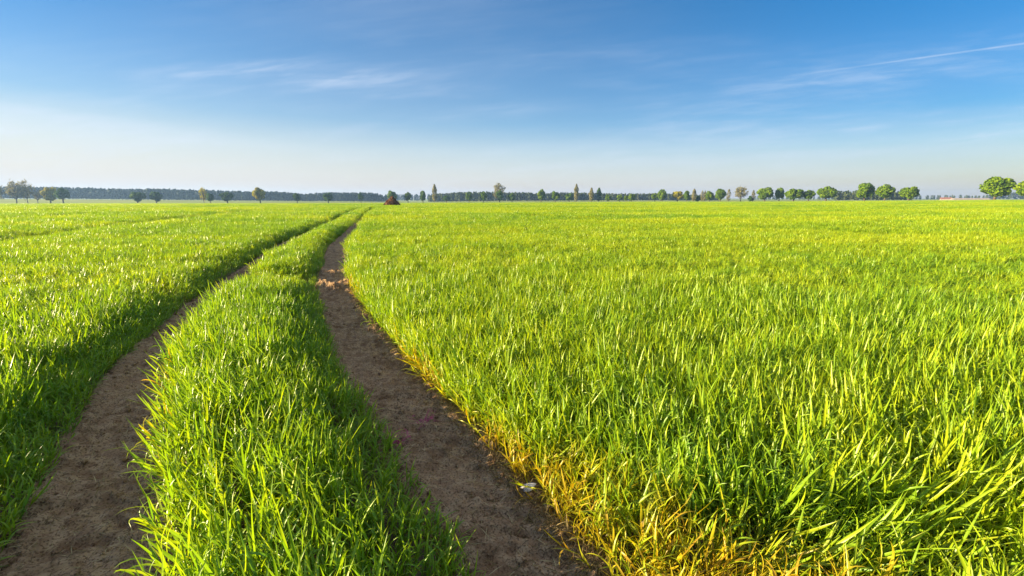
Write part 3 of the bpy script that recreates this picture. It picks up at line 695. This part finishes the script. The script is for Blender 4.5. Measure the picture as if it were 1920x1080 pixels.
wood('long dark blue-green conifer forest along the left horizon', [(-950, 700), (-840, 760), (-640, 790), (-420, 800), (-240, 810), (-213, 815)], 5, 3.6,
     ip([-54, -46, -42, -38, -30, -25.2, -23.5, -21, -16, -15], [17, 19, 18.5, 17.5, 16.5, 16, 13.2, 15.5, 15.5, 11]), M_WOOD, 5)
wood('middle stretch of mixed blue-green forest behind the round trees', [(-125, 720), (-60, 700), (30, 690), (130, 700), (250, 690), (300, 690)], 5, 3.4,
     ip([-10, -9, -7, 1.5, 3, 9, 13, 18, 20, 23.5], [9, 12.5, 14, 13, 12, 11.5, 10.5, 10, 8.5, 8]), M_WOOD2, 6, conif=.45)
wood('hazy distant wood just right of the brown heap', [(-330, 1250), (-200, 1240), (-60, 1240)], 3, 9, ip([-15, -13, -2], [16, 17, 18]), M_WOOD, 7)
wood('pale grey-green wood between the closed tree row and the spaced trees', [(350, 520), (392, 500), (418, 498)], 4, 4.0,
     ip([33, 34.5, 38, 41, 45], [9.5, 10.5, 10, 7, 4]), M_WOOD2, 8, conif=.2)
wood('low hazy line of woodland on the right horizon', [(560, 1100), (760, 1040), (1000, 1000), (1200, 960)], 3, 9, ip([26, 36, 42, 44.5, 46, 52], [10, 9, 9.5, 9, 17, 18]), M_WOOD2, 9, conif=.3)

# ---------------------------------------------------------------- brown heap at the end of the tracks
def heap():
    g = np.random.default_rng(3); n = 72; m = 26
    a = np.linspace(0, 2 * PI, n, endpoint=False); t = np.linspace(0, 1, m)
    A, T = np.meshgrid(a, t, indexing='ij')
    rad = T; prof = (1 - T) ** 0.9
    bump = fbm(np.cos(A) * T * 4 + 9, np.sin(A) * T * 4, 8, 4)
    X = 2.05 * rad * np.cos(A) * (1 + .1 * bump); Y = 1.7 * rad * np.sin(A) * (1 + .1 * bump); Z = 2.35 * prof * (1 + .22 * bump) + .12 * fbm(X * 5, Y * 5, 12, 3) * (T < .95) - .1
    i = np.arange(n)[:, None] * m; i2 = ((np.arange(n) + 1) % n)[:, None] * m; j = np.arange(m - 1)[None]
    q = np.stack([i + j, i + j + 1, i2 + j + 1, i2 + j], -1).reshape(-1, 4)
    V = [np.stack([X, Y, Z], -1).reshape(-1, 3)]; F = [q]; n0 = n * m
    for k in range(420):                         # clods and straw lumps stuck in it
        aa = g.uniform(0, 6.28); tt = math.sqrt(g.uniform(0, 1)); c = np.array([2.05 * tt * math.cos(aa), 1.7 * tt * math.sin(aa), 2.35 * (1 - tt) ** .9 - .08]); s = g.uniform(.05, .16)
        cube = np.array([[x, y, z] for x in (-1, 1) for y in (-1, 1) for z in (-1, 1)]) * s * g.uniform(.5, 1.3, 3) + g.normal(0, s * .25, (8, 3))
        V.append(cube + c); F.append(np.array([[0, 1, 3, 2], [4, 6, 7, 5], [0, 4, 5, 1], [2, 3, 7, 6], [0, 2, 6, 4], [1, 5, 7, 3]]) + n0); n0 += 8
    o = link('dung_heap', mesh_np('dung_heap', np.concatenate(V), [np.concatenate(F)], [plain('dung', (0.07, 0.032, 0.018), (0.21, 0.105, 0.06), 2.2, 0.95, 0.05)], smooth=False))
    return o
hp = heap(); HX, HY = -23.9, 95.0
hp.location = (HX, HY, float(terrain(HX, HY))); hp.scale = (0.95, 0.9, 0.86)
tag(hp, 'brown conical dung heap standing in the field beyond the end of the tracks', 'heap')

# ---------------------------------------------------------------- small things on the track
def on_track(tabL, tabR, y, s):
    l, r = edge(tabL, y), edge(tabR, y); return (l + r) / 2 + s * (r - l) / 2
def surf_z(tabL, y, s):
    ys, k, Z = SURF_R if tabL is RL else SURF_L
    i = min(len(ys) - 1, int(np.searchsorted(ys, y))); j = (s / k[i] + 1) / 2 * (Z.shape[1] - 1)
    return float(Z[i, int(min(Z.shape[1] - 1, max(0, round(j))))])
def stone():
    g = np.random.default_rng(2); n, m = 14, 8; V = []; F = []
    for i in range(m + 1):
        ph = PI * i / m
        for k in range(n):
            th = 2 * PI * k / n; d = 1 + .16 * math.sin(3 * th + 1) + .1 * math.cos(5 * th) * math.sin(ph)
            V.append((.040 * d * math.sin(ph) * math.cos(th),   .027 * d * math.sin(ph) * math.sin(th), .008 * math.cos(ph) * (1 + .2 * math.sin(2 * th))))
    for i in range(m):
        for k in range(n): F.append([i * n + k, (i + 1) * n + k, (i + 1) * n + (k + 1) % n, i * n + (k + 1) % n])
    o = link('stone', mesh_np('stone', np.array(V), [np.array(F)], [plain('pale_stone', (0.46, 0.44, 0.43), (0.60, 0.57, 0.56), 40, 0.6, 0.004)]))
    return o
st = stone(); st.location = (0.085, 2.21, surf_z(RL, 2.21, .80) + .010); st.rotation_euler = (R(14), R(-10), R(20))
tag(st, 'pale flat stone lying on the bare track beside the yellowed crop', 'stone')
M_RED = plain('red_weed', (0.24, 0.035, 0.075), (0.42, 0.08, 0.15), 60, 0.6)
def weed(seed, size):
    random.seed(seed); B = Blades()
    for k in range(26):
        a = U(0, 6.28); L = U(.05, .12) * size
        B.blade(np.array([U(-.02, .02), U(-.02, .02), 0.0]), a, R(U(15, 70)), R(U(-40, 30)), L, .004, 4, False, 0, U(0, 1), U(-1, 1), .2)
        if k % 2:
            e = np.array([math.cos(a) * L * .5, math.sin(a) * L * .5, L * .45])
            for q in range(4): B.blade(e + np.array([U(-.012, .012) for _ in range(3)]), U(0, 6.28), R(U(-20, 60)), R(U(-30, 40)), .022, .008, 3, False, 0, U(0, 1), 0, .3)
    return B.mesh('red_weed', M_RED)
for k, (x, y, s, lab) in enumerate([(-0.60, 2.98, 1.35, 'wine-red weed on the right wheel track, the farther of two'), (-0.70, 2.70, 1.2, 'wine-red weed against the strip edge, the nearer of two')]):
    o = link('red_weed', weed(30 + k, s)); o.location = (x, y, surf_z(RL, y, -.1) - .005); tag(o, lab, 'weed', 'red weeds on the wheel track')
# loose straw and dry leaf bits lying on the soil
def straw():
    random.seed(4); B = Blades()
    for k in range(6000):
        y = U(1.1, 1.1 + 10 * random.random() ** 1.5 + .3); T = (RL, RR) if random.random() < .62 else (LL, LR); s = U(-1.05, 1.05)
        if T[0] is RL and random.random() < .55: s = 1.1 - abs(random.gauss(0, .35))
        x = float(on_track(T[0], T[1], y, s)); z = surf_z(T[0], y, s) + U(.001, .008)
        B.blade(np.array([x, y, z]), U(0, 6.28), R(U(-4, 22)), R(U(-14, 4)), U(.02, .09), U(.0022, .0055), 2, False, 0, U(0, 1), U(-.6, .6), .3)
    for k in range(2600):                          # dead matted leaves along the foot of the right-hand crop
        y = U(1.1, 1.2 + 9 * random.random() ** 1.4); s = U(.62, 1.12); x = float(on_track(RL, RR, y, s))
        B.blade(np.array([x, y, surf_z(RL, y, s)]), U(0, 6.28), R(U(15, 70)), R(U(-50, 10)), U(.03, .11), U(.003, .006), 4, False, 0, U(0, .75) ** 1.4, U(-1, 1), .3)
    o = link('straw_litter', B.mesh('straw_litter', foliage('straw', (0.07, 0.045, 0.022), (0.19, 0.14, 0.05), (0.48, 0.38, 0.20), .15)))
    tag(o, 'bits of dry straw scattered over the bare wheel tracks', 'straw', kind='stuff')
straw()
def clods():
    g = np.random.default_rng(9); V = []; F = []; n0 = 0
    base = np.array([(0, 0, 1), (.9, 0, .45), (.28, .85, .45), (-.72, .53, .45), (-.72, -.53, .45), (.28, -.85, .45), (.72, .53, -.45), (-.28, .85, -.45), (-.9, 0, -.45), (-.28, -.85, -.45), (.72, -.53, -.45), (0, 0, -1)])
    fc = np.array([(0,1,2),(0,2,3),(0,3,4),(0,4,5),(0,5,1),(1,6,2),(2,7,3),(3,8,4),(4,9,5),(5,10,1),(2,6,7),(3,7,8),(4,8,9),(5,9,10),(1,10,6),(6,11,7),(7,11,8),(8,11,9),(9,11,10),(10,11,6)])
    for k in range(4500):
        y = 1.0 + 9 * g.random() ** 1.6; T = (RL, RR) if g.random() < .5 else (LL, LR); s = g.uniform(-1.1, 1.1); sz = .003 + .016 * g.random() ** 5
        if g.random() < .5: s = np.sign(s) * (1.1 - abs(g.normal(0, .2)))
        x = float(on_track(T[0], T[1], y, s)); z = surf_z(T[0], y, s)
        V.append(base * sz * g.uniform(.6, 1.3, 3) + g.normal(0, sz * .2, (12, 3)) + np.array([x, y, z + sz * .3])); F.append(fc + n0); n0 += 12
    o = link('soil_crumbs', mesh_np('soil_crumbs', np.concatenate(V), [np.concatenate(F)], [M_SOIL], smooth=False)); tag(o, 'loose crumbs of brown soil scattered over the wheel tracks', 'soil', kind='stuff')
clods()

# ---------------------------------------------------------------- far pale field and a red roof on the right horizon
def pale_field():
    x0, x1 = 548, 606; n = 14; g = []
    for i in range(n + 1):
        for k in range(7):
            u, w = i / n, k / 6; x = (x0 + (x1 - x0) * u) * (1 + .15 * w); y = 600 * (1 + .15 * w)
            g.append((x, y, max(float(terrain(x, y)) + .05, 0.1 + 1.9 * w) if k and 0 < i < n else float(terrain(x, y)) - .1))
    F = [[i * 7 + k, (i + 1) * 7 + k, (i + 1) * 7 + k + 1, i * 7 + k + 1] for i in range(n) for k in range(6)]
    tag(link('bare_field', mesh_np('bare_field', np.array(g), [np.array(F)], [plain('pale_soil', (0.34, 0.27, 0.19), (0.42, 0.35, 0.25), .05)])), 'pale sandy bare field strip on the right horizon', 'field', kind='structure')
pale_field()
def barn():
    x, y = 640, 705; z = float(terrain(x, y)); e = link('barn', None); e.location = (x, y, z); e.rotation_euler = (0, 0, R(-35))
    L, W, h, t = 6.0, 4.0, 2.0, 2.2
    V = np.array([(-L, -W, -.3), (L, -W, -.3), (L, W, -.3), (-L, W, -.3), (-L, -W, h), (L, -W, h), (L, W, h), (-L, W, h), (-L, 0, h + t - .15), (L, 0, h + t - .15)])
    wm = mesh_np('wall', V, [np.array([[0, 1, 5, 4], [2, 3, 7, 6]]), np.array([[1, 2, 6, 9, 5], [3, 0, 4, 8, 7]])], [plain('barn_wall', (0.24, 0.21, 0.19), (0.30, 0.26, 0.24), .5)], smooth=False)
    link('wall', wm, e)
    o = .5; th = .18
    pr = [(-W - o, h - .25), (0, h + t), (W + o, h - .25), (W + o, h - .25 + th), (0, h + t + th), (-W - o, h - .25 + th)]
    V = np.array([(sx * (L + o), a, b) for sx in (-1, 1) for a, b in pr])
    F4 = np.array([[i, (i + 1) % 6, 6 + (i + 1) % 6, 6 + i] for i in range(6)] + [[0, 5, 4, 1], [1, 4, 3, 2], [6, 7, 10, 11], [7, 8, 9, 10]])
    link('roof', mesh_np('roof', V, [F4], [plain('roof_tile', (0.16, 0.075, 0.055), (0.22, 0.10, 0.075), .8)], smooth=False), e)
    tag(e, 'small far-off barn with a red roof behind the pale field at right', 'barn')
barn()

# ---------------------------------------------------------------- haze
def haze():
    x, y0, y1, z0, z1 = 1900, -120, 2300, -8, 34
    V = np.array([(sx, sy, sz) for sz in (z0, z1) for sx, sy in ((-x, y0), (x, y0), (x, y1), (-x, y1))])
    F = np.array([[3, 2, 1, 0], [4, 5, 6, 7], [0, 1, 5, 4], [1, 2, 6, 5], [2, 3, 7, 6], [3, 0, 4, 7]])
    m, t, out = material('haze_air'); pv = N(t, 'ShaderNodeVolumePrincipled'); pv.inputs['Color'].default_value = (0.33, 0.56, 1.0, 1); pv.inputs['Density'].default_value = 0.0002; pv.inputs['Anisotropy'].default_value = 0.2
    t.links.new(pv.outputs[0], out.inputs[1])
    o = link('haze', mesh_np('haze', V, [F], [m], smooth=False)); tag(o, 'thin morning haze lying over the field and the woods', 'haze', kind='stuff')
haze()
